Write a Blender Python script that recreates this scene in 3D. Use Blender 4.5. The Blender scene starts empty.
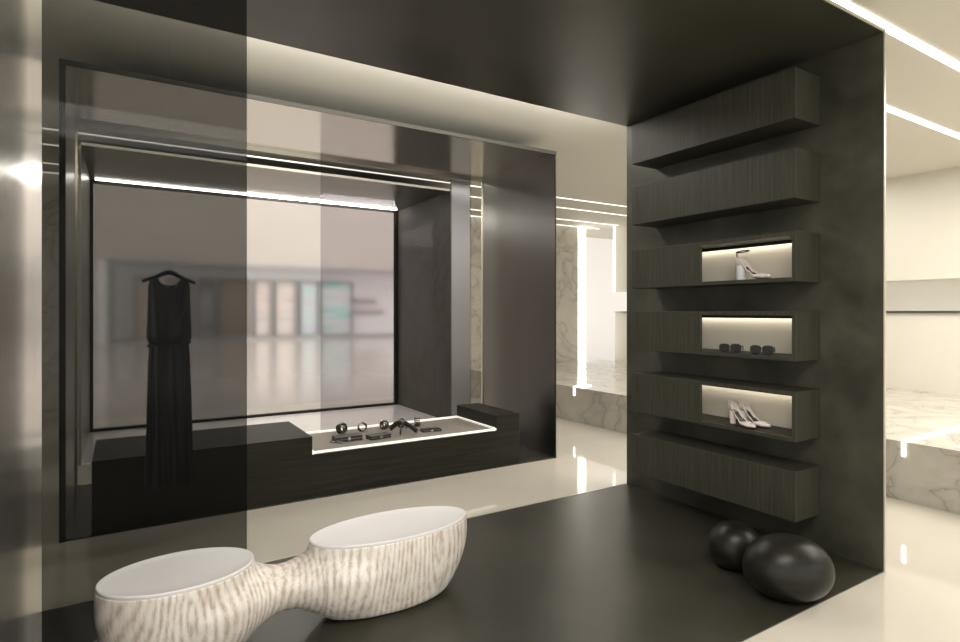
import bpy, bmesh, math, random
import numpy as np
from mathutils import Vector, Matrix
sc = bpy.context.scene
col = sc.collection
PI = math.pi

# ------------------------------------------------------------ camera, world, lights, exposure
cam = bpy.data.cameras.new('camera')
cam.sensor_fit = 'HORIZONTAL'; cam.sensor_width = 36; cam.lens = 572/960*36
cam.shift_x = 10/960; cam.shift_y = -9/960
cam.clip_start = 0.02; cam.clip_end = 200
co = bpy.data.objects.new('camera', cam); col.objects.link(co)
co.location = (0, 0, 1.5); co.rotation_euler = (PI/2, 0, -math.atan2(.5194, .8543))
sc.camera = co
w = bpy.data.worlds.new('world'); sc.world = w; w.use_nodes = True
w.node_tree.nodes['Background'].inputs[0].default_value = (1, .97, .915, 1)
w.node_tree.nodes['Background'].inputs[1].default_value = 1.15
sc.view_settings.view_transform = 'Standard'; sc.view_settings.look = 'None'
sc.view_settings.gamma = 1; sc.view_settings.use_curve_mapping = False
sc.view_settings.exposure = 0.8
sc.cycles.max_bounces = 10; sc.cycles.diffuse_bounces = 5; sc.cycles.glossy_bounces = 5
sc.cycles.transparent_max_bounces = 16; sc.cycles.sample_clamp_indirect = 4
sc.cycles.caustics_reflective = False

def area(name, loc, size, power, color=(1, .955, .88), rot=(0, 0, 0), sy=None):
    l = bpy.data.lights.new(name, 'AREA'); l.energy = power; l.color = color
    l.shape = 'RECTANGLE'; l.size = size; l.size_y = sy or size
    o = bpy.data.objects.new(name, l); col.objects.link(o); o.location = loc; o.rotation_euler = rot
    return o
area('corridor_fill_light', (4.5, 4.05, 3.27), 7.5, 60, sy=.35)  # added fill light without a fitting, raises the corridor floor bounce
area('side_hall_fill_light', (6.6, 0.2, 3.27), 2.6, 150, sy=4.5)  # added fill that brightens the side hall, no fitting there
area('entrance_fill_light', (0.5, -0.3, 3.27), 2.6, 85, sy=1.2)  # unseen fill light added to brighten the bench and salon
area('salon_top_fill_light', (1.7, 3.36, 3.215), 4.1, 62, sy=.13, rot=(math.radians(96), 0, 0))  # invented uplight on the salon top, brightens the corridor ceiling
area('mall_fill_light', (7, 24, 15), 34, 260, sy=5, rot=(math.radians(40), 0, 0), color=(1, .94, .88))  # unseen fill added to lift the far mall wall
area('rear_corridor_fill_light', (3.5, 6.35, 3.27), 8.5, 28, sy=.3)  # added fill for the gap between display bay and window

# ------------------------------------------------------------ materials
def mat(name, color=(.5, .5, .5), rough=.5, metal=0., spec=.5, emit=None, es=0.):
    m = bpy.data.materials.new(name); m.use_nodes = True
    b = m.node_tree.nodes['Principled BSDF']
    b.inputs['Base Color'].default_value = (*color, 1)
    b.inputs['Roughness'].default_value = rough
    b.inputs['Metallic'].default_value = metal
    b.inputs['Specular IOR Level'].default_value = spec
    if emit:
        b.inputs['Emission Color'].default_value = (*emit, 1); b.inputs['Emission Strength'].default_value = es
    return m
def N(m, t, **k):
    n = m.node_tree.nodes.new(t)
    for a, v in k.items():
        if a in n.inputs: n.inputs[a].default_value = v
        else: setattr(n, a, v)
    return n
def L(m, a, b): m.node_tree.links.new(a, b)
def bsdf(m): return m.node_tree.nodes['Principled BSDF']
def ramp(m, fac, stops):
    r = N(m, 'ShaderNodeValToRGB'); e = r.color_ramp.elements
    e[0].position, e[0].color = stops[0][0], (*stops[0][1], 1)
    e[1].position, e[1].color = stops[-1][0], (*stops[-1][1], 1)
    for p, c in stops[1:-1]:
        x = e.new(p); x.color = (*c, 1)
    L(m, fac, r.inputs[0]); return r.outputs[0]
def coords(m, scale=(1, 1, 1), kind='Object', rot=(0, 0, 0)):
    t = N(m, 'ShaderNodeTexCoord'); mp = N(m, 'ShaderNodeMapping')
    mp.inputs['Scale'].default_value = scale; mp.inputs['Rotation'].default_value = rot
    L(m, t.outputs[kind], mp.inputs[0]); return mp.outputs[0]
def noise(m, vec, scale, detail=4, rough=.55, dist=0.):
    n = N(m, 'ShaderNodeTexNoise'); n.inputs['Scale'].default_value = scale; n.inputs['Detail'].default_value = detail
    n.inputs['Roughness'].default_value = rough; n.inputs['Distortion'].default_value = dist
    L(m, vec, n.inputs['Vector']); return n.outputs['Fac']
def noisy(m, scale, c1, c2, kscale=(1, 1, 1), detail=5, lo=.3, hi=.7, dist=0., rough=.55):
    f = noise(m, coords(m, kscale), scale, detail, rough, dist)
    L(m, ramp(m, f, [(lo, c1), (hi, c2)]), bsdf(m).inputs['Base Color']); return m
def rough_noise(m, scale, lo, hi, ks=(1, 1, 1)):
    f = noise(m, coords(m, ks), scale, 5)
    r = N(m, 'ShaderNodeMapRange'); r.inputs['From Min'].default_value = .3; r.inputs['From Max'].default_value = .7
    r.inputs['To Min'].default_value = lo; r.inputs['To Max'].default_value = hi
    L(m, f, r.inputs[0]); L(m, r.outputs[0], bsdf(m).inputs['Roughness'])
def marble(name, base, dark, rough=.12, vs=1.0):
    m = mat(name, base, rough)
    v = coords(m, (1, 1, 1), rot=(.5, .4, .7))
    wv = N(m, 'ShaderNodeTexNoise'); wv.inputs['Scale'].default_value = 1.1*vs; wv.inputs['Detail'].default_value = 7; wv.inputs['Distortion'].default_value = 1.2
    L(m, v, wv.inputs['Vector'])
    s = N(m, 'ShaderNodeMath', operation='SUBTRACT'); s.inputs[1].default_value = .5; L(m, wv.outputs['Fac'], s.inputs[0])
    a = N(m, 'ShaderNodeMath', operation='ABSOLUTE'); L(m, s.outputs[0], a.inputs[0])
    mid = tuple(.78*x + .22*y for x, y in zip(base, dark))
    c1 = ramp(m, a.outputs[0], [(0, dark), (.010, tuple(.6*x+.4*y for x, y in zip(base, dark))), (.045, mid), (.11, base), (1, base)])
    cl = noise(m, v, .9*vs, 6)
    c2 = ramp(m, cl, [(.35, tuple(.72*x for x in base)), (.62, (1, 1, 1) if False else base)])
    mx = N(m, 'ShaderNodeMix', data_type='RGBA', blend_type='MIX'); mx.inputs[0].default_value = .4
    L(m, c1, mx.inputs[6]); L(m, c2, mx.inputs[7]); L(m, mx.outputs[2], bsdf(m).inputs['Base Color'])
    return m
def glassy(name, tint, refl=.05, rough=.0):
    m = bpy.data.materials.new(name); m.use_nodes = True; nt = m.node_tree
    nt.nodes.remove(nt.nodes['Principled BSDF'])
    out = nt.nodes['Material Output']
    t = nt.nodes.new('ShaderNodeBsdfTransparent'); t.inputs[0].default_value = (*tint, 1)
    g = nt.nodes.new('ShaderNodeBsdfGlossy'); g.inputs['Roughness'].default_value = rough; g.inputs[0].default_value = (.9, .9, .95, 1)
    x = nt.nodes.new('ShaderNodeMixShader'); f = nt.nodes.new('ShaderNodeFresnel'); f.inputs[0].default_value = 1.12
    mm = nt.nodes.new('ShaderNodeMath'); mm.operation = 'ADD'; mm.inputs[1].default_value = refl; mm.use_clamp = True
    nt.links.new(f.outputs[0], mm.inputs[0])
    nt.links.new(mm.outputs[0], x.inputs[0]); nt.links.new(t.outputs[0], x.inputs[1]); nt.links.new(g.outputs[0], x.inputs[2])
    nt.links.new(x.outputs[0], out.inputs[0]); return m
def emis(name, c, s): return mat(name, c, .6, emit=c, es=s)

M = {}
M['plaster_dark'] = noisy(mat('dark_mottled_plaster', rough=.45, spec=.4), 2.4, (.028, .028, .019), (.070, .069, .052), detail=5, lo=.36, hi=.66)
rough_noise(M['plaster_dark'], 1.2, .42, .52)
M['ceiling_dark'] = noisy(mat('dark_polished_ceiling_panel', rough=.3, spec=.6), 1.3, (.036, .035, .025), (.056, .054, .040), detail=3)
rough_noise(M['ceiling_dark'], .9, .30, .36)
M['floor_dark'] = noisy(mat('dark_polished_floor_panel', rough=.25, spec=.5), 1.5, (.022, .021, .015), (.044, .042, .031), detail=4)
rough_noise(M['floor_dark'], .9, .27, .33)
M['steel_left'] = mat('brushed_warm_steel', (.88, .86, .81), .26, 1.)
M['gun_wall'] = mat('dark_gunmetal_panel', (.17, .168, .152), .28, 1.)
M['gun_ceiling'] = mat('polished_gunmetal_ceiling', (.70, .69, .64), .16, 1.)
M['gun_mid'] = mat('satin_grey_metal', (.24, .235, .20), .3, 1.)
M['pillar'] = mat('satin_violet_grey_metal', (.27, .275, .275), .35, .9)
M['black_edge'] = mat('blackened_edge_metal', (.020, .019, .014), .5, spec=.2)
M['dark_slab'] = mat('dark_lacquered_slab', (.03, .029, .022), .22)
M['champagne'] = mat('champagne_trim', (.62, .58, .48), .3, .6)
M['tile'] = noisy(mat('cream_polished_stone', rough=.06, spec=.55), .8, (.51, .475, .41), (.57, .535, .465), detail=6)
M['cream'] = mat('cream_ceiling_paint', (.66, .635, .56), .7)
M['wall_cream'] = noisy(mat('cream_wall_paint', rough=.45), .6, (.64, .61, .54), (.68, .65, .58))
M['marble'] = marble('veined_cream_marble', (.52, .49, .43), (.20, .18, .15), vs=1.5)
M['marble_dark'] = marble('smoked_brown_marble', (.075, .070, .054), (.028, .026, .019), .7)
M['white_floor'] = mat('white_polished_stone', (.86, .84, .80), .12)
M['led'] = emis('white_led', (1, .96, .88), 2.6)
M['led_far'] = emis('soft_white_led', (1, .96, .86), .75)
M['led_bay'] = emis('bright_ceiling_led', (1, .97, .92), 20)
M['led_soft'] = emis('warm_led_strip', (1, .92, .79), 4.6)
M['column_light'] = emis('white_light_column', (1, .96, .88), 3.6)
M['alcove_glow'] = mat('white_wall_with_glow', (.45, .43, .40), .6, emit=(1, .96, .90), es=.26)  # emission stands in for light washing over the white alcove wall
M['recess'] = emis('recess_led', (1, .95, .87), 5)
M['glass_smoke'] = glassy('smoked_glass', (.45, .45, .442), 0.)
M['glass_grey'] = glassy('grey_violet_glass', (.80, .785, .80), .0)
m = bpy.data.materials.new('lightly_frosted_glass'); m.use_nodes = True; m.node_tree.nodes.remove(bsdf(m))
rf = N(m, 'ShaderNodeBsdfRefraction'); rf.inputs['IOR'].default_value = 1.08; rf.inputs['Roughness'].default_value = .22; rf.inputs[0].default_value = (.99, .985, .98, 1)
L(m, rf.outputs[0], m.node_tree.nodes['Material Output'].inputs[0]); M['glass_clear'] = m
m = mat('dark_stained_oak', rough=.45, spec=.35)
f = noise(m, coords(m, (30, 30, 1.2)), 2.2, 5, .6)
L(m, ramp(m, f, [(.3, (.026, .026, .018)), (.55, (.042, .041, .030)), (.75, (.058, .057, .043))]), bsdf(m).inputs['Base Color']); M['oak'] = m
m = mat('black_stained_wood', rough=.5, spec=.15)
f = noise(m, coords(m, (1.2, 1.2, 30)), 1.6, 5, .6)
L(m, ramp(m, f, [(.3, (.012, .0115, .008)), (.7, (.028, .026, .019))]), bsdf(m).inputs['Base Color']); M['platform'] = m
M['niche_back'] = mat('beige_niche_lining', (.70, .655, .55), .55)
M['tray_rim'] = emis('white_lit_acrylic_rim', (1, .97, .92), .22)
M['tray_bed'] = mat('taupe_suede_bed', (.23, .21, .18), .6)
m = mat('banded_pale_stone', rough=.42)
v = coords(m, (1.0, 1.0, .28)); nz = noise(m, v, 2.0, 1, .4, .2)
mul = N(m, 'ShaderNodeMath', operation='MULTIPLY'); mul.inputs[1].default_value = 110; L(m, nz, mul.inputs[0])
sx = N(m, 'ShaderNodeSeparateXYZ'); L(m, v, sx.inputs[0]); 
cb = N(m, 'ShaderNodeCombineXYZ'); L(m, sx.outputs[0], cb.inputs[0]); L(m, sx.outputs[2], cb.inputs[2]); dd = []
for cxz in ((1.36, 0, .30*.28), (.235, 0, .30*.28)):
    vd = N(m, 'ShaderNodeVectorMath', operation='DISTANCE'); L(m, cb.outputs[0], vd.inputs[0]); vd.inputs[1].default_value = cxz; dd.append(vd.outputs['Value'])
mn = N(m, 'ShaderNodeMath', operation='MINIMUM'); L(m, dd[0], mn.inputs[0]); L(m, dd[1], mn.inputs[1])
m2 = N(m, 'ShaderNodeMath', operation='MULTIPLY_ADD'); m2.inputs[1].default_value = 230; L(m, mn.outputs[0], m2.inputs[0]); L(m, mul.outputs[0], m2.inputs[2]); mul = m2
sn = N(m, 'ShaderNodeMath', operation='SINE'); L(m, mul.outputs[0], sn.inputs[0])
fine = noise(m, coords(m, (1, 1, .22)), 48, 6, .75)
ad = N(m, 'ShaderNodeMath', operation='MULTIPLY_ADD'); ad.inputs[1].default_value = .10; L(m, sn.outputs[0], ad.inputs[0]); L(m, fine, ad.inputs[2])
cc = ramp(m, ad.outputs[0], [(.30, (.44, .375, .31)), (.40, (.57, .51, .445)), (.50, (.71, .665, .61)), (.64, (.80, .77, .73))])
big = noise(m, coords(m, (1, 1, .4)), 2.6, 3)
c3 = ramp(m, big, [(.35, (.82, .78, .76)), (.6, (1, 1, 1))])
mx = N(m, 'ShaderNodeMix', data_type='RGBA', blend_type='MULTIPLY'); mx.inputs[0].default_value = 1
L(m, cc, mx.inputs[6]); L(m, c3, mx.inputs[7]); L(m, mx.outputs[2], bsdf(m).inputs['Base Color'])
M['stone'] = m
M['seat'] = mat('smooth_white_seat', (.73, .715, .72), .38)
m = mat('charred_black_wood', rough=.36, spec=.28)
f = noise(m, coords(m, (1.5, 1.5, 14)), 2.0, 5, .6)
L(m, ramp(m, f, [(.3, (.004, .004, .0025)), (.7, (.013, .0125, .008))]), bsdf(m).inputs['Base Color']); M['pebble'] = m
M['satin'] = mat('black_satin', (.006, .0055, .005), .33, spec=.45)
M['satin'].node_tree.nodes['Principled BSDF'].inputs['Sheen Weight'].default_value = .03
M['belt'] = mat('black_ribbon', (.006, .006, .006), .4)
M['hanger'] = mat('black_hanger_wood', (.012, .011, .01), .35)
M['wire'] = mat('fine_steel_wire', (.22, .21, .19), .4, .8)
M['blush'] = mat('blush_leather', (.80, .72, .69), .35)
M['whiteleather'] = mat('white_leather', (.76, .76, .78), .35)
M['taupe'] = mat('taupe_leather', (.30, .265, .24), .4)
M['blackleather'] = mat('black_leather', (.015, .014, .013), .35)
M['lens'] = mat('dark_lens', (.02, .019, .015), .3, spec=.2)
M['gunmetal'] = mat('gunmetal_jewellery', (.16, .15, .14), .22, 1.)
M['silver'] = mat('silver_jewellery', (.6, .58, .55), .2, 1.)
M['stripe'] = mat('dark_frame_paint', (.30, .29, .285), .5)
M['mallwall'] = noisy(mat('mall_wall_panel', rough=.7), .3, (.48, .44, .405), (.525, .48, .445))
M['mallfloor'] = mat('mall_polished_floor', (.46, .415, .385), .12, spec=.9)
M['mallback'] = mat('glowing_shop_backdrop', (.60, .58, .57), .6, emit=(1, .97, .96), es=.12)  # emission added in place of lighting inside the shop

# ------------------------------------------------------------ mesh helpers
class MB:
    def __init__(s): s.bm = bmesh.new()
    def box(s, x0, x1, y0, y1, z0, z1, bev=0.):
        r = bmesh.ops.create_cube(s.bm, size=1.0); vs = r['verts']
        bmesh.ops.scale(s.bm, vec=(x1-x0, y1-y0, z1-z0), verts=vs)
        bmesh.ops.translate(s.bm, vec=((x0+x1)/2, (y0+y1)/2, (z0+z1)/2), verts=vs)
        if bev:
            es = list({e for v in vs for e in v.link_edges})
            bmesh.ops.bevel(s.bm, geom=es, offset=bev, segments=3, affect='EDGES', profile=.5)
        return s
    def loft(s, rings, close=True, cap0=True, cap1=True):
        R = [[s.bm.verts.new(p) for p in r] for r in rings]; n = len(R[0])
        for a, b in zip(R, R[1:]):
            for i in range(n if close else n-1):
                j = (i+1) % n; s.bm.faces.new((a[i], a[j], b[j], b[i]))
        if cap0: s.bm.faces.new(R[0][::-1])
        if cap1: s.bm.faces.new(R[-1])
        return s
    def tube(s, pts, rad, n=10, closed=False, flat=1.):
        pts = [Vector(p) for p in pts]; k = len(pts); rings = []
        up = Vector((0, 0, 1)); prev = None
        for i, p in enumerate(pts):
            a = pts[(i-1) % k] if (closed or i > 0) else p; b = pts[(i+1) % k] if (closed or i < k-1) else p
            t = (b-a).normalized()
            if prev is None:
                u = t.cross(up)
                if u.length < .05: u = t.cross(Vector((1, 0, 0)))
            else: u = prev - t*prev.dot(t)
            u.normalize(); prev = u; v = t.cross(u)
            r = rad[i] if isinstance(rad, (list, tuple)) else rad
            rings.append([p + (u*math.cos(2*PI*q/n)*flat + v*math.sin(2*PI*q/n))*r for q in range(n)])
        if closed: rings.append(rings[0]); s.loft(rings, cap0=False, cap1=False); bmesh.ops.remove_doubles(s.bm, verts=s.bm.verts, dist=1e-6)
        else: s.loft(rings)
        return s
    def build(s, name, m, parent=None, smooth=False, loc=None):
        bmesh.ops.recalc_face_normals(s.bm, faces=s.bm.faces)
        me = bpy.data.meshes.new(name); s.bm.to_mesh(me); s.bm.free()
        me.materials.append(M[m] if isinstance(m, str) else m)
        if smooth:
            me.polygons.foreach_set('use_smooth', [True]*len(me.polygons))
            if smooth is not True: me.set_sharp_from_angle(angle=smooth)
        o = bpy.data.objects.new(name, me); col.objects.link(o)
        if parent: o.parent = parent
        if loc: o.location = loc
        return o
def tag(o, label, cat, group=None):
    o['label'] = label; o['category'] = cat
    if group: o['group'] = group
    return o
def thing(name, loc, label, cat, group=None, rz=0.):
    o = bpy.data.objects.new(name, None); col.objects.link(o); o.empty_display_size = .05
    o.location = loc; o.rotation_euler = (0, 0, rz); return tag(o, label, cat, group)
def struct(name, mb, m, label=None):
    o = mb.build(name, m); o['kind'] = 'structure'
    if label: o['label'] = label
    return o
def bx(*a, **k): return MB().box(*a, **k)
def copy_tree(o, parent=None):
    c = o.copy(); col.objects.link(c)
    if parent: c.parent = parent
    for ch in [x for x in bpy.data.objects if x.parent == o]: copy_tree(ch, c)
    return c

# ------------------------------------------------------------ setting
H = 3.3
struct('floor', bx(-6, 12, -5, 9.4, -.06, 0), 'tile', 'polished cream stone floor of the corridors')
struct('ceiling', bx(-6, 12, -5, 9.3, H, H+.06), 'cream', 'cream painted ceiling above the corridors')
# first portal: dark floor, ceiling, shelf wall, steel wall
PX0, PX1, PY0, PY1, PH = -.343, 3.752, 1.58, 3.545, 3.115
struct('floor_salon', bx(PX0, PX1, PY0, PY1, 0, .006), 'floor_dark', 'dark polished salon floor panel')
struct('ceiling_salon', bx(PX0-.04, PX1+.014, PY0, PY1, PH, PH+.014), 'ceiling_dark', 'dark polished salon ceiling panel')
struct('wall_shelf', bx(PX1, PX1+.014, PY0, PY1, 0, PH), 'plaster_dark', 'dark mottled wall carrying the cabinets')
struct('wall_left', bx(PX0-.04, PX0, PY0, PY1, 0, PH), 'steel_left', 'brushed steel wall panel')
t = MB(); t.box(PX1-.002, PX1+.015, PY0-.006, PY0, 0, PH+.015); t.box(PX0-.04, PX1-.002, PY0-.006, PY0, PH-.002, PH+.015)
struct('trim_1', t, 'champagne', 'slim champagne edge of the dark salon portal')
struct('trim_2', bx(PX0, PX1, PY1, PY1+.012, 0, .008), 'champagne')
# second portal (display bay)
QX0, QX1, QY0, QY1 = -.343, 3.797, 4.565, 5.94; QH = 3.134
struct('wall_bay_right', bx(QX1, QX1+.012, QY0, QY1, 0, QH), 'gun_wall', 'gunmetal side wall of the display bay')
struct('wall_bay_left', bx(QX0-.008, QX0, QY0, QY1, 0, QH), 'gun_mid')
struct('ceiling_bay', bx(QX0, QX1, QY0, QY1, QH, QH+.012), 'gun_ceiling', 'polished metal ceiling of the display bay')
struct('floor_bay', bx(QX0, QX1, QY0, QY1, 0, .012), 'dark_slab')
e = MB(); e.box(QX0-.008, QX1+.012, QY0-.01, QY0, QH-.022, QH+.013); e.box(QX0-.008, QX0+.028, QY0-.01, QY0, 0, QH-.022)
e.box(QX1-.002, QX1+.008, QY0-.01, QY0, 0, QH-.022)
struct('trim_3', e, 'black_edge', 'blackened metal edge around the display bay')
e = MB(); e.box(QX0, QX1, QY1, QY1+.02, QH-.035, QH+.012); e.box(QX1-.012, QX1+.012, QY1, QY1+.02, 0, QH-.035); e.box(QX0-.008, QX0+.015, QY1, QY1+.02, 0, QH-.035)
struct('trim_4', e, 'champagne', 'pale edge at the back of the display bay')
# third portal with the big window
RY0, RY1, WY = 6.76, 8.54, 8.5
struct('wall_window_right', bx(QX1, QX1+.02, RY0, RY1, 0, QH), 'marble_dark', 'smoked marble side wall beside the window')
struct('wall_window_left', bx(QX0-.02, QX0, RY0, RY1, 0, QH), 'gun_mid')
struct('ceiling_window', bx(QX0, QX1, RY0, RY1, QH, QH+.03), 'gun_mid')
struct('floor_window', bx(QX0, QX1, RY0, RY1, 0, .012), 'white_floor', 'white polished stone floor before the window')
struct('trim_5', bx(QX1+.02, 4.11, RY0, RY0+.03, 0, H), 'pillar', 'satin grey metal pier beside the window bay')
f = MB(); fw = .035
f.box(QX0, QX1, WY-.03, WY+.03, .012, .012+fw); f.box(QX0, QX1, WY-.03, WY+.03, QH-fw, QH)
f.box(QX0, QX0+fw, WY-.03, WY+.03, .012+fw, QH-fw); f.box(QX1-fw-.02, QX1, WY-.03, WY+.03, .012+fw, QH-fw)
wf = struct('window_1', f, 'black_edge', 'dark slim frame of the large shop window')
g = bx(QX0+fw, QX1-fw-.02, WY-.004, WY+.004, .012+fw, QH-fw).build('window_glass', 'glass_clear', wf)
# back marble wall at Y 9.2 (opening behind the window) and right alcove
struct('wall_back_right', bx(4.15, 8.26, 9.17, 9.3, 0, H), 'marble', 'veined marble back wall')
struct('wall_back_left', bx(-6, QX0-.11, 9.17, 9.3, 0, H), 'marble')
struct('ceiling_alcove', bx(8.0, 12, 9.3, 10.8, H, H+.06), 'cream')
struct('wall_alcove', bx(8.3, 11.2, 10.3, 10.4, 0, H), 'alcove_glow', 'white wall of the far alcove with an added glow')
struct('floor_alcove', bx(8.26, 12, 9.4, 10.8, -.06, 0), 'tile')
# right wall with bulkhead, recess and lower part
struct('wall_right', bx(8.86, 9.0, -5, 8.7, 0, 1.49), 'wall_cream', 'cream lower wall of the side hall')
struct('wall_right_upper', MB().box(8.86, 8.90, -5, 8.7, 1.92, H).box(8.90, 9.5, -5, 8.7, 2.0, H), 'wall_cream', 'cream bulkhead above the wall recess')
struct('wall_right_recess', bx(9.4, 9.5, -5, 8.7, 1.49, 2.0), 'wall_cream')
struct('trim_7', bx(8.82, 9.4, -5, 8.7, 1.49, 1.515), 'gun_mid', 'slim metal ledge under the wall recess')
struct('trim_8', bx(5.3, 8.86, -5, 9.17, 0, .47), 'marble', 'low veined marble plinth along the side hall')

# ------------------------------------------------------------ light fittings
for y, wd, s in ((1.72, .055, 'nearest the salon front'), (2.40, .06, 'second from the salon front'), (6.95, .035, 'first beyond the display bay'),
                 (7.60, .035, 'second beyond the display bay'), (8.55, .04, 'third beyond the display bay'), (9.12, .05, 'along the marble back wall')):
    o = bx(-5.5, 8.8, y-wd/2, y+wd/2, H-.008, H-.0005).build('ceiling_light_strip', 'led' if y < 3 else 'led_far')
    tag(o, 'slim white light line in the cream ceiling, ' + s, 'light', 'ceiling light lines')
tag(bx(8.27, 8.46, 9.16, 9.2, 0, H).build('light_column', 'column_light'), 'tall bright white light column at the end of the marble wall', 'light')
tag(bx(8.85, 8.88, 8.70, 8.74, 1.92, H).build('vertical_light_strip', 'led'), 'thin upright light line at the end of the cream bulkhead', 'light')
tag(bx(8.91, 9.0, -5, 8.6, 1.98, 1.998).build('recess_light_strip', 'recess'), 'light strip hidden at the top of the long wall recess', 'light')
for (y, s) in ((2.09, 'on the marble plinth beside the dark salon wall'), (5.96, 'on the marble plinth below the bright column')):
    b = MB(); b.box(5.288, 5.3, y-.012, y+.012, .355, .482); b.box(5.3, 8.4 if y < 3 else 5.6, y-.012, y+.012, .470, .482)
    tag(b.build('plinth_light_strip', 'led'), 'L-shaped white light line ' + s, 'light', 'light lines on the marble plinth')
tag(bx(QX0+.06, QX1-.08, WY-.16, WY-.09, QH-.012, QH-.001).build('window_light_strip', 'led_bay'), 'bright light line along the top of the large window', 'light')

# ------------------------------------------------------------ glass screens
tag(bx(-.300, .546, 3.10, 3.11, .006, PH).build('smoked_glass_screen', 'glass_smoke'), 'tall smoked glass screen behind the bench, in front of the dress', 'screen')
tag(bx(1.77, 3.61, 5.91, 5.918, .012, QH).build('grey_glass_screen', 'glass_grey'), 'tall pale grey glass screen behind the lit display tray', 'screen')

# ------------------------------------------------------------ platform and tray
pl = thing('display_platform', (0, 0, 0.012), 'long low black wooden display platform with a notch for the lit tray', 'platform')
p0, p1, py0, py1 = -.175, 3.355, 4.58, 5.34
bx(p0, 1.304, py0, py1, 0, .488, bev=.002).build('left_block', 'platform', pl)
bx(1.304, 3.08, py0, py1, 0, .338).build('lower_block', 'platform', pl)
bx(3.08, p1, py0, py1, 0, .488, bev=.002).build('right_block', 'platform', pl)
tr = thing('display_tray', (0, 0, .35), 'white lit tray with taupe bed set into the black platform', 'tray')
bx(1.32, 3.065, py0+.02, py1-.05, 0, .022).build('tray_bed', 'tray_bed', tr)
r = MB(); r.box(1.304, 3.08, py0-.003, py0+.009, .010, .03); r.box(1.304, 3.08, py1-.05, py1, 0, .034); r.box(1.304, 1.322, py0+.02, py1-.05, 0, .03); r.box(3.055, 3.08, py0+.02, py1-.05, 0, .034)
r.build('tray_rim', 'tray_rim', tr)

# ------------------------------------------------------------ wall cabinets
names = ['topmost closed', 'second from the top, closed', 'third down, lit niche holding the strapped shoe',
         'fourth down, its lit niche holding sunglasses', 'fifth down, its lit niche holding pale pumps', 'lowest closed']
ZT = [2.979, 2.496, 1.992, 1.506, 1.017, .534]; CH = .305; CX0, CX1, CY0, CY1 = 3.469, 3.752, 1.93, 3.224
for i, zt in enumerate(ZT):
    z0 = zt-CH; c = thing('wall_cabinet', (CX1, CY0, z0), 'long dark oak cabinet on the mottled wall, ' + names[i], 'cabinet', 'dark oak wall cabinets')
    D = CX1-CX0; W = CY1-CY0; T = .02
    def B(*a): return bx(*a)
    ym = 2.57-CY0
    b = MB(); b.box(-D, 0, 0, T, 0, CH); b.box(-D, 0, W-T, W, 0, CH); b.box(-D, 0, T, W-T, 0, T+.004); b.box(-D, 0, T, W-T, CH-T-.008, CH)
    b.build('cabinet_body', 'oak', c)
    bx(-D-.002, -D+.016, ym+T-.001, W-.002, .002, CH-.002, bev=.0015).build('door', 'oak', c)
    if i in (2, 3, 4):
        bx(-.02, -.002, T, W-T, T+.004, CH-T-.008).build('niche_back_panel', 'niche_back', c)
        bx(-.070, -.062, T, W-T, CH-T-.028, CH-T-.008).build('light_fascia', 'platform', c)
        bx(-.058, -.030, T+.01, W-T-.01, CH-T-.014, CH-T-.009).build('niche_light', 'led_soft', c)
        bx(-.255, -.022, T+.002, W-T-.002, T+.004, T+.006).build('niche_floor', 'platform', c)
    else:
        bx(-D-.002, -D+.016, .001, ym+T-.003, .002, CH-.002, bev=.0015).build('door', 'oak', c)

# ------------------------------------------------------------ bench (one sculpted body by surface nets)
LC = (.208, 2.727, .300, .203); RC = (1.194, 2.738, .427, .196); BH = .395
def field(X, Y, Z):
    def lobe(c):
        cx, cy, a, b = c; q = np.sqrt(((X-cx)/a)**2+((Y-cy)/b)**2)
        zz = np.clip(Z/BH, 0, 1)
        s = .72 + .36*np.sin(zz*PI*.62)**.8; s = s/ (.72+.36*math.sin(PI*.62)**.8)
        return (q - s)*b*.95
    d1, d2 = lobe(LC), lobe(RC)
    ax, bx_ = .45, .86; tt = np.clip((X-ax)/(bx_-ax), 0, 1)
    rz = .092+.065*(2*tt-1)**2; zc = .222+.01*(2*tt-1)**2
    d3 = np.sqrt((Y-2.735)**2*1.0+((Z-zc)*1.0)**2) - rz; d3 = np.maximum(d3, np.maximum(ax-.1-X, X-bx_-.1))
    def smin(a, b, k):
        h = np.clip(.5+.5*(b-a)/k, 0, 1); return b*(1-h)+a*h-k*h*(1-h)
    kz = .005+.15*np.clip((BH-.03-Z)/.12, 0, 1)
    d = smin(smin(d1, d3, kz), d2, kz)
    edge = .03
    zb = Z-.0; dd = np.maximum(d, Z-BH)
    a_, b_ = d+edge, edge-zb   # rounded bottom edge
    rb = np.minimum(np.maximum(a_, b_), 0)+np.sqrt(np.maximum(a_, 0)**2+np.maximum(b_, 0)**2)-edge
    return np.maximum(dd, rb)
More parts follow.
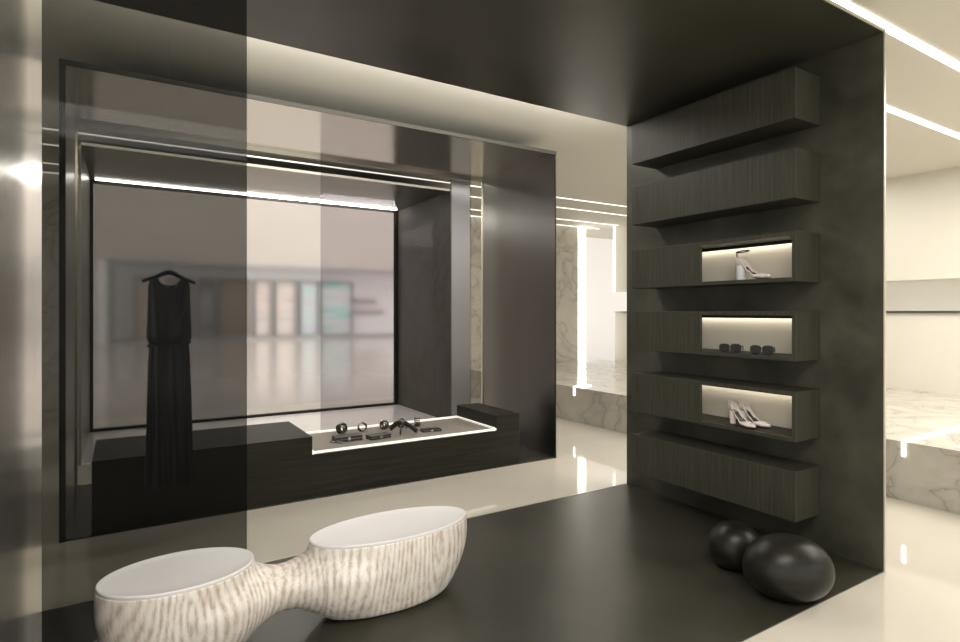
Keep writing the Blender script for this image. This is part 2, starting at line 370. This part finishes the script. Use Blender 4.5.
def surface_net(f, lo, hi, h):
    xs = [np.arange(l, u+h, h) for l, u in zip(lo, hi)]
    G = f(*np.meshgrid(*xs, indexing='ij')); ins = G < 0
    n = [s-1 for s in G.shape]; acc = np.zeros((*n, 3)); cnt = np.zeros(n)
    corners = [(i, j, k) for i in (0, 1) for j in (0, 1) for k in (0, 1)]
    sl = lambda c: tuple(slice(c[a], c[a]+n[a]) for a in range(3))
    for a in corners:
        for ax in range(3):
            if a[ax] == 1: continue
            b = list(a); b[ax] = 1; ga, gb = G[sl(a)], G[sl(b)]; cr = (ga < 0) != (gb < 0)
            t = np.where(cr, ga/np.where(ga == gb, 1, ga-gb), 0)
            p = np.stack([np.full(n, float(a[q])) for q in range(3)], -1); p[..., ax] += t
            acc += np.where(cr[..., None], p, 0); cnt += cr
    act = cnt > 0; idx = -np.ones(n, int); idx[act] = np.arange(act.sum())
    ijk = np.argwhere(act); V = (ijk + acc[act]/cnt[act][:, None])*h + np.array(lo); F = []
    for ax in range(3):
        u, v = (ax+1) % 3, (ax+2) % 3
        s0 = [slice(None)]*3; s1 = [slice(None)]*3; s0[ax] = slice(0, -1); s1[ax] = slice(1, None)
        cr = ins[tuple(s0)] != ins[tuple(s1)]
        for p in np.argwhere(cr):
            if p[u] == 0 or p[v] == 0 or p[u] >= n[u] or p[v] >= n[v] or p[ax] >= n[ax]: continue
            q = []
            for du, dv in ((-1, -1), (0, -1), (0, 0), (-1, 0)):
                c = p.copy(); c[u] += du; c[v] += dv; q.append(idx[tuple(c)])
            if min(q) >= 0: F.append(q if ins[tuple(p)] else q[::-1])
    return V, F
V, F = surface_net(field, (-.14, 2.48, -.012), (1.68, 3.0, .42), .011)
V[:, 2] = np.where(V[:, 2] > BH-.03, BH-.015, V[:, 2])
me = bpy.data.meshes.new('bench_body'); me.from_pydata(V.tolist(), [], F); me.materials.append(M['stone'])
me.polygons.foreach_set('use_smooth', [True]*len(me.polygons))
bench = thing('sculpted_bench', (0, 0, .006), 'pale banded stone bench of two rounded lobes joined by a slim neck', 'bench')
bo = bpy.data.objects.new('bench_body', me); col.objects.link(bo); bo.parent = bench
sm = bo.modifiers.new('smooth', 'SMOOTH'); sm.factor = .5; sm.iterations = 6
for c in (LC, RC):
    cx, cy, a, b = c; rings = []
    for q, z in ((.97, BH-.02), (.996, BH-.014), (1.0, BH-.003), (.994, BH+.002), (.98, BH+.001), (.92, BH-.003), (.8, BH-.007), (.5, BH-.011), (.02, BH-.012)):
        rings.append([(cx+a*q*math.cos(u*2*PI/96), cy+b*q*math.sin(u*2*PI/96), z) for u in range(96)])
    s = MB(); s.loft(rings); s.build('seat', 'seat', bench, smooth=True)

# ------------------------------------------------------------ pebble stools
def pebble(name, loc, a, b, h, rz, label):
    rings = []; n = 28
    for i in range(n+1):
        ph = PI*i/n; z = h/2*(1-math.cos(ph)); s = math.sin(ph)**.76 if 0 < i < n else .01
        s *= 1+.05*math.cos(ph)
        s = max(s, .30*(1 if i < 3 else 0) if i == 0 else s)
        rings.append([(a*s*math.cos(u*2*PI/64)*(1+.03*math.cos(u*2*PI/64*2+.6)), b*s*math.sin(u*2*PI/64), z) for u in range(64)])
    o = MB().loft(rings).build(name, 'pebble', smooth=True); o.location = loc; o.rotation_euler = (0, 0, rz)
    return tag(o, label, 'stool', 'black pebble stools')
pebble('pebble_stool', (2.985, 1.70, .006), .218, .175, .315, -.55, 'large glossy black pebble stool in front of the smaller one')
pebble('pebble_stool', (3.06, 2.055, .006), .148, .138, .262, -.3, 'small round black pebble stool behind the large one')

# ------------------------------------------------------------ dress on a hanger
dr = thing('evening_dress', (.262, 4.2, .375), 'long sleeveless black satin evening dress with gathered waist on a hanger', 'dress')
prof = [(0, .143, .055), (.2, .138, .052), (.5, .130, .048), (.8, .122, .046), (.9, .115, .05), (.915, .112, .05),
        (.93, .118, .058), (.96, .132, .064), (1.05, .127, .055), (1.2, .122, .045), (1.28, .122, .032), (1.345, .121, .014), (1.40, .12, .012)]
def pr(z):
    for (a, b) in zip(prof, prof[1:]):
        if z <= b[0]:
            k = (z-a[0])/(b[0]-a[0]); return a[1]+(b[1]-a[1])*k, a[2]+(b[2]-a[2])*k
    return prof[-1][1:]
nth = 96; rings = []
def ztop(th):
    c = abs(math.cos(th)); front = math.sin(th) < 0
    neck = 1.285 if front else 1.30
    if c < .55: k = (c/.55)**3; return neck+(1.345-neck)*k
    if c < .82: return 1.345
    k = (c-.82)/.18; return 1.345-.02*k-.05*k*k
NZ = 90
for i in range(NZ+1):
    ring = []
    for j in range(nth):
        th = 2*PI*j/nth; z = ztop(th)*i/NZ if i*1.3/NZ > .0 else 0
        a, b = pr(z)
        if z < .9: amp = .02*(1-z/.95)+.006; fd = amp*(math.sin(9*th+1.2+z*1.1)+.5*math.sin(17*th+z*2))
        else: fd = .006*math.sin(11*th+7*(z-.9)+ (5*(z-.9) if math.cos(th) > 0 else 0))
        x = a*math.cos(th)*(1+fd*.6); y = b*math.sin(th) + fd*math.copysign(1, math.sin(th)+1e-6)*min(1, abs(math.sin(th))*2)*.7
        if z > .93 and math.cos(th) > -.1:   # diagonal drape towards the right shoulder
            y -= .018*math.sin(60*(x - .10*(z-.93)/.4-.01))*max(0, 1-abs(x-.06)/.07) * (1 if math.sin(th) < 0 else 0)
        ring.append((x, y, z))
    rings.append(ring)
b = MB(); b.loft(rings, cap0=False, cap1=False); body = b.build('gown', 'satin', dr, smooth=True)
sd = body.modifiers.new('solid', 'SOLIDIFY'); sd.thickness = .003
b = MB(); b.tube([(.118*math.cos(t*2*PI/48), .053*math.sin(t*2*PI/48), .918-.006*math.sin(t*2*PI/48*3)+.01*math.cos(t*2*PI/48)) for t in range(48)], .010, 8, True)
b.build('waist_ribbon', 'belt', dr, smooth=True)
hg = thing('clothes_hanger', (.262, 4.2, 1.375+.335), 'black clothes hanger holding the long dress, hung on a fine wire', 'hanger')
pts = []
for i in range(33):
    x = -.155+.31*i/32; pts.append((x, 0, (.030*math.exp(-(x/.06)**2))+.012-.9*x*x*1.6-.03*(x+.155)*.5+.008))
MB().tube(pts, [.011+.005*math.exp(-((p[0])/.07)**2) for p in pts], 10).build('hanger_bar', 'hanger', hg, smooth=True)
hook = [(0, 0, .055), (0, 0, .085)]+[(.018*math.sin(a)-0, 0, .103-.018*math.cos(a)) for a in [x*PI/10 for x in range(1, 14)]]
MB().tube(hook, .002, 8).build('hook', 'wire', hg, smooth=True)
MB().tube([(0, 0, .121), (0, 0, H-1.71-.001)], .0007, 6).build('hanging_wire', 'wire', hg)

# ------------------------------------------------------------ shoes
def lerp(tab, s):
    for a, b in zip(tab, tab[1:]):
        if s <= b[0]:
            k = (s-a[0])/(b[0]-a[0]); k = k*k*(3-2*k); return a[1]+(b[1]-a[1])*k
    return tab[-1][1]
def shoe(loc, rz, label, group, upper, heelm, strap, hh=.088):
    t = thing('high_heeled_shoe', loc, label, 'shoe', group, rz)
    sole = [(0, hh), (.04, hh*.93), (.10, hh*.42), (.145, .006), (.19, .003), (.235, .010)]
    wid = [(0, .010), (.012, .022), (.05, .027), (.10, .028), (.15, .038), (.185, .036), (.215, .024), (.235, .006)]
    hei = [(0, .072), (.03, .068), (.07, .046), (.11, .028), (.14, .030), (.18, .032), (.215, .022), (.235, .008)]
    opn = [(0, .75), (.03, 1.0), (.08, 1.35), (.13, 1.15), (.155, .55), (.17, .02), (.235, .02)]
    rings = []; ins = []
    for i in range(41):
        s = .235*i/40; z0, wd, h, o = lerp(sole, s), lerp(wid, s), lerp(hei, s), lerp(opn, s); rg = []
        for j in range(25):
            a = o+(2*PI-2*o)*j/24; x = wd*math.sin(a); c = math.cos(a)
            zz = (c*.5+.5); zz = zz if c > 0 else max(0, zz-.15*(1+c)*0)
            rg.append((s-(.010*(zz) if s < .02 else 0), x*(1.0 if c > -.2 else 1.0), z0+h*zz))
        rings.append(rg)
        ins.append([(s, -wd*.8, z0+.006), (s, wd*.8, z0+.006), (s, wd*.8, z0+.009), (s, -wd*.8, z0+.009)])
    b = MB(); b.loft(rings, close=False, cap0=False, cap1=False); o = b.build('upper', upper, t, smooth=True)
    s_ = o.modifiers.new('solid', 'SOLIDIFY'); s_.thickness = .0022; s_.offset = 0
    MB().loft(ins[1:-3]).build('insole', 'blackleather', t)
    b = MB(); hr = []
    for k in range(9):
        z = hh*1.02*k/8; q = (.027 if strap else .020)+.008*(k/8)**1.5; cx = .027
        hr.append([(cx+q*math.cos(a*2*PI/20)*(1.0), q*.92*math.sin(a*2*PI/20), z+ (0 if k < 8 else -.08*q*math.cos(a*2*PI/20))) for a in range(20)])
    b.loft(hr); b.build('heel', heelm, t, smooth=math.radians(50))
    if strap:
        t.scale = (1.1, 1.1, 1.08)
        b = MB(); b.tube([(.038+.042*math.cos(a*2*PI/36), .027*math.sin(a*2*PI/36), hh+.087+.004*math.cos(a*2*PI/36)) for a in range(36)], .004, 8, True, .5)
        b.build('ankle_strap', 'blackleather', t, smooth=True)
        MB().tube([(-.002, 0, hh+.03), (-.006, 0, hh+.06), (-.003, 0, hh+.087)], .006, 8, flat=.4).build('heel_tab', 'taupe', t, smooth=True)
    return t
zN = [z-CH+.0262 for z in ZT]
shoe((3.60, 2.395, zN[2]), -PI/2-.12, 'blush pump with white block heel and thin black ankle strap in the upper lit niche', 'strapped shoes in the upper lit niche', 'blush', 'whiteleather', True, .095)
shoe((3.585, 2.44, zN[4]), -PI/2-.30, 'pale blush high-heeled pump nearer the niche opening in the lower lit niche', 'pair of pale pumps in the lower lit niche', 'blush', 'blush', False, .088)
shoe((3.65, 2.405, zN[4]), -PI/2-.16, 'pale blush high-heeled pump set further back in the lower lit niche', 'pair of pale pumps in the lower lit niche', 'blush', 'blush', False, .088)

# ------------------------------------------------------------ sunglasses
def sunglasses(loc, rz, label, sc_=1.):
    t = thing('sunglasses', loc, label, 'sunglasses', 'sunglasses in the middle lit niche', rz)
    def outline(cx, k):
        return [(cx+.031*k*math.copysign(abs(math.cos(a))**.7, math.cos(a)), -.002*abs(cx)*10, .026+.0235*k*math.copysign(abs(math.sin(a))**.7, math.sin(a))+(.003 if abs(a-PI/2) < 1.2 else 0)) for a in [2*PI*i/32 for i in range(32)]]
    f = MB()
    for cx in (-.036, .036): f.tube(outline(cx, 1), .0036, 8, True)
    f.tube([(-.010, 0, .034), (0, -.002, .037), (.010, 0, .034)], .003, 8)
    f.build('frame', 'blackleather', t, smooth=True)
    for cx in (-.036, .036):
        o = outline(cx, .96); MB().loft([[(x, y-.001, z) for x, y, z in o], [(x, y+.001, z) for x, y, z in o]]).build('lens', 'lens', t)
    for s in (-1, 1):
        MB().tube([(.068*s, 0, .040), (.069*s, .03, .040), (.066*s, .09, .036), (.062*s, .115, .022), (.060*s, .128, .006)], [.0035, .003, .003, .003, .0035], 8).build('temple', 'blackleather', t, smooth=True)
    return t
sunglasses((3.565, 2.427, zN[3]), -PI/2+.42, 'black sunglasses further along the middle niche, away from its open end wall')
sunglasses((3.565, 2.20, zN[3]), -PI/2+.42, 'black sunglasses in the middle niche, next to its end wall')

# ------------------------------------------------------------ accessories on the tray
TZ = .3725
def cuff(x, y, r, wd, rz, label, tilt=.25):
    t = thing('bracelet', (x, y, TZ), label, 'bracelet', 'bracelets standing on the lit tray', rz)
    prof_ = [(-.5, .94), (-.45, 1.0), (0, 1.03), (.45, 1.0), (.5, .94), (.4, .90), (-.4, .90)]
    b = MB(); rings = []
    for i in range(32):
        a = 2*PI*i/32; rings.append([(p*wd, r*q*math.cos(a), r*1.03+r*q*math.sin(a)) for p, q in prof_])
    rings.append(rings[0]); b.loft(rings, cap0=False, cap1=False); bmesh.ops.remove_doubles(b.bm, verts=b.bm.verts, dist=1e-6)
    b.build('band', 'gunmetal', t, smooth=math.radians(40))
    MB().box(-wd*.35, wd*.35, -r*.35, r*.35, r*2.02, r*2.2, bev=.003).build('plaque', 'silver', t)
    return t

for (x, y, r, wd, rz, lb) in ((1.742, 5.16, .040, .055, .5, 'round gunmetal bracelet at the dress end of the tray, behind the first wallet'),
        (1.936, 5.14, .036, .045, .9, 'slim gunmetal bracelet, second along the back of the tray'),
        (2.153, 5.13, .036, .045, .3, 'gunmetal bracelet standing behind the middle wallet'),
        (2.33, 5.12, .036, .040, .7, 'gunmetal bracelet just behind the crossed straps, towards the middle wallet'),
        (2.49, 5.10, .038, .045, -.4, 'gunmetal bracelet just behind the crossed straps, towards the last wallet')):
    cuff(x, y, r*1.12, wd*1.2, rz, lb)
def wallet(x, y, a, b, h, rz, label, m='blackleather'):
    t = thing('wallet', (x, y, TZ), label, 'wallet', 'black wallets on the lit tray', rz)
    bx(-a, a, -b, b, 0, h*.46, bev=.004).build('lower_flap', m, t)
    bx(-a, a, -b, b, h*.54, h, bev=.004).build('upper_flap', m, t)
    bx(-a+.006, a-.006, -b+.006, b-.002, h*.46, h*.54).build('lining', 'taupe', t)
    bx(-.012, .012, -b-.004, -b+.001, h*.2, h*.8, bev=.001).build('clasp', 'silver', t)
wallet(1.69, 4.86, .12, .06, .045, .0, 'black leather wallet beside the silver pen, at the dress end of the tray')
wallet(1.96, 4.80, .10, .055, .034, .1, 'black leather wallet in the middle, between the pen and the crossed straps')
wallet(2.50, 4.83, .095, .05, .020, -.15, 'thin black leather wallet lying alone past the crossed straps')
t = thing('leather_strap', (2.235, 4.86, TZ), 'black leather strap looped into a standing X shape on the lit tray', 'strap')
for s in (-1, 1):
    b = MB(); pts = [(s*.085, -.11, .030), (s*.055, -.06, .06), (0, .0, .105), (-s*.05, .06, .085), (-s*.085, .12, .030)]
    b.tube(pts, .024, 10, flat=.3).build('band', 'blackleather', t, smooth=True)
bx(-.022, .022, -.012, .012, .095, .122, bev=.004).build('buckle', 'silver', t)
pn = thing('pen', (1.575, 4.80, TZ), 'slim silver pen lying beside the first black wallet', 'pen', None, -.9)
MB().tube([(-.07, 0, .008), (-.066, 0, .008), (.05, 0, .008), (.065, 0, .008), (.072, 0, .008)], [.003, .007, .007, .005, .002], 10).build('barrel', 'silver', pn, smooth=True)
MB().tube([(-.05, 0, .017), (-.01, 0, .017)], .0016, 6).build('clip', 'gunmetal', pn)

# ------------------------------------------------------------ the mall beyond the window
MY = 33.0
struct('floor_mall', bx(-30, 45, 9.4, MY+3, -.06, 0), 'mallfloor', 'polished pinkish floor of the mall beyond the window')
fm = MB(); fm.box(-30, -1.04, MY, MY+1, 0, 16); fm.box(-1.04, 24, MY, MY+1, 4.0, 16); fm.box(24, 45, MY, MY+1, 0, 16)
struct('wall_mall', fm, 'mallwall', 'pale mall wall above the far shop front')
struct('wall_mall_end', bx(-30, -29, 9.4, MY, 0, 16), 'mallwall')
f = MB(); f.box(-.62, 24, MY-.15, MY+.02, 3.86, 4.08); f.box(-.62, -.30, MY-.15, MY+.3, .14, 3.86); f.box(-.62, 24, MY-.15, MY+.6, 0, .14)
sf = struct('window_2', f, 'stripe', 'wide lit shop front across the mall with a slim grey frame')
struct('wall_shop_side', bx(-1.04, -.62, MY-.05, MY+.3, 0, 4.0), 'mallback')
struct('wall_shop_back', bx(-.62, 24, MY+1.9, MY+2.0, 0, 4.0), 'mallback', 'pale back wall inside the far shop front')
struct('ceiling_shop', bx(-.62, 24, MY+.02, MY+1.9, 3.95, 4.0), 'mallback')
rnd = random.Random(4)
def goods(nm, cols, seed, es):
    m = mat(nm, (.5, .5, .5), .6)
    v = coords(m, (.10, 1, 1.5)); n1 = N(m, 'ShaderNodeTexNoise'); n1.inputs['Scale'].default_value = 3.2; n1.inputs['Detail'].default_value = 3
    mp = v.node; mp.inputs['Location'].default_value = (seed*3.1, 0, seed*1.7)
    L(m, v, n1.inputs['Vector'])
    st = [(.28+.44*i/(len(cols)-1), c) for i, c in enumerate(cols)]
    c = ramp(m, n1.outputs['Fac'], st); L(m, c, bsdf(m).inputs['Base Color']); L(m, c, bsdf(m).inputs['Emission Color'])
    bsdf(m).inputs['Emission Strength'].default_value = es; return m  # weak emission put into the goods colours so they look lit
G = [('tan', [(.30, .24, .17), (.52, .46, .38), (.42, .37, .33), (.62, .58, .52)]), ('brown', [(.22, .17, .14), (.45, .36, .28), (.33, .28, .25), (.55, .50, .46)]),
     ('grey', [(.20, .20, .21), (.38, .37, .38), (.55, .52, .50)]), ('lilac', [(.50, .42, .62), (.66, .62, .66), (.45, .66, .64), (.72, .66, .70)]),
     ('teal', [(.40, .48, .47), (.34, .66, .62), (.72, .72, .70), (.62, .52, .66)]), ('rose', [(.50, .40, .38), (.80, .70, .66), (.62, .55, .53), (.75, .74, .72)])]
GM = {k: goods('goods_'+k, [tuple(.8*q for q in p) for p in c], i+1, .04) for i, (k, c) in enumerate(G)}
bays = [(.5, 1.6, 'tan', 'tan goods, nearest the corner pilaster'), (1.9, 3.2, 'brown', 'tan and brown goods behind the hanging dress'), (3.45, 4.3, 'grey', 'dark grey goods'), (4.45, 6.1, 'brown', 'brown goods'),
        (6.3, 7.2, 'rose', 'rose goods at the screen edge'), (7.4, 8.6, 'rose', 'rose and white goods'), (8.8, 9.9, 'lilac', 'lilac goods'), (10.0, 12.0, 'teal', 'teal goods')]
for x0, x1, k, lb in bays:
    t = thing('display_case', (x0, MY+.35, .14), 'tall shop display case across the mall with ' + lb, 'display case', 'display cases in the far shop front')
    W_ = x1-x0; Hh = 3.2
    f = MB(); f.box(0, .07, 0, .5, 0, Hh); f.box(W_-.07, W_, 0, .5, 0, Hh); f.box(.07, W_-.07, 0, .5, Hh-.08, Hh); f.box(.07, W_-.07, 0, .5, 0, .08); f.build('case_frame', 'stripe', t)
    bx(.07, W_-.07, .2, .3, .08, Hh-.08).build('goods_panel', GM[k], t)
for x, z, wd, lb in ((13.3, 2.1, 1.6, 'upper'), (13.5, 1.45, 2.2, 'lower')):
    t = thing('wall_shelf', (x, MY+1.6, z), 'pale ' + lb + ' shelf with rose goods on the far shop back wall', 'shelf')
    bx(-wd/2, wd/2, 0, .3, 0, .05).build('board', 'stripe', t)
    bx(-wd/2+.1, wd/2-.1, .02, .25, .05, .33, bev=.05).build('folded_goods', GM['rose'], t)
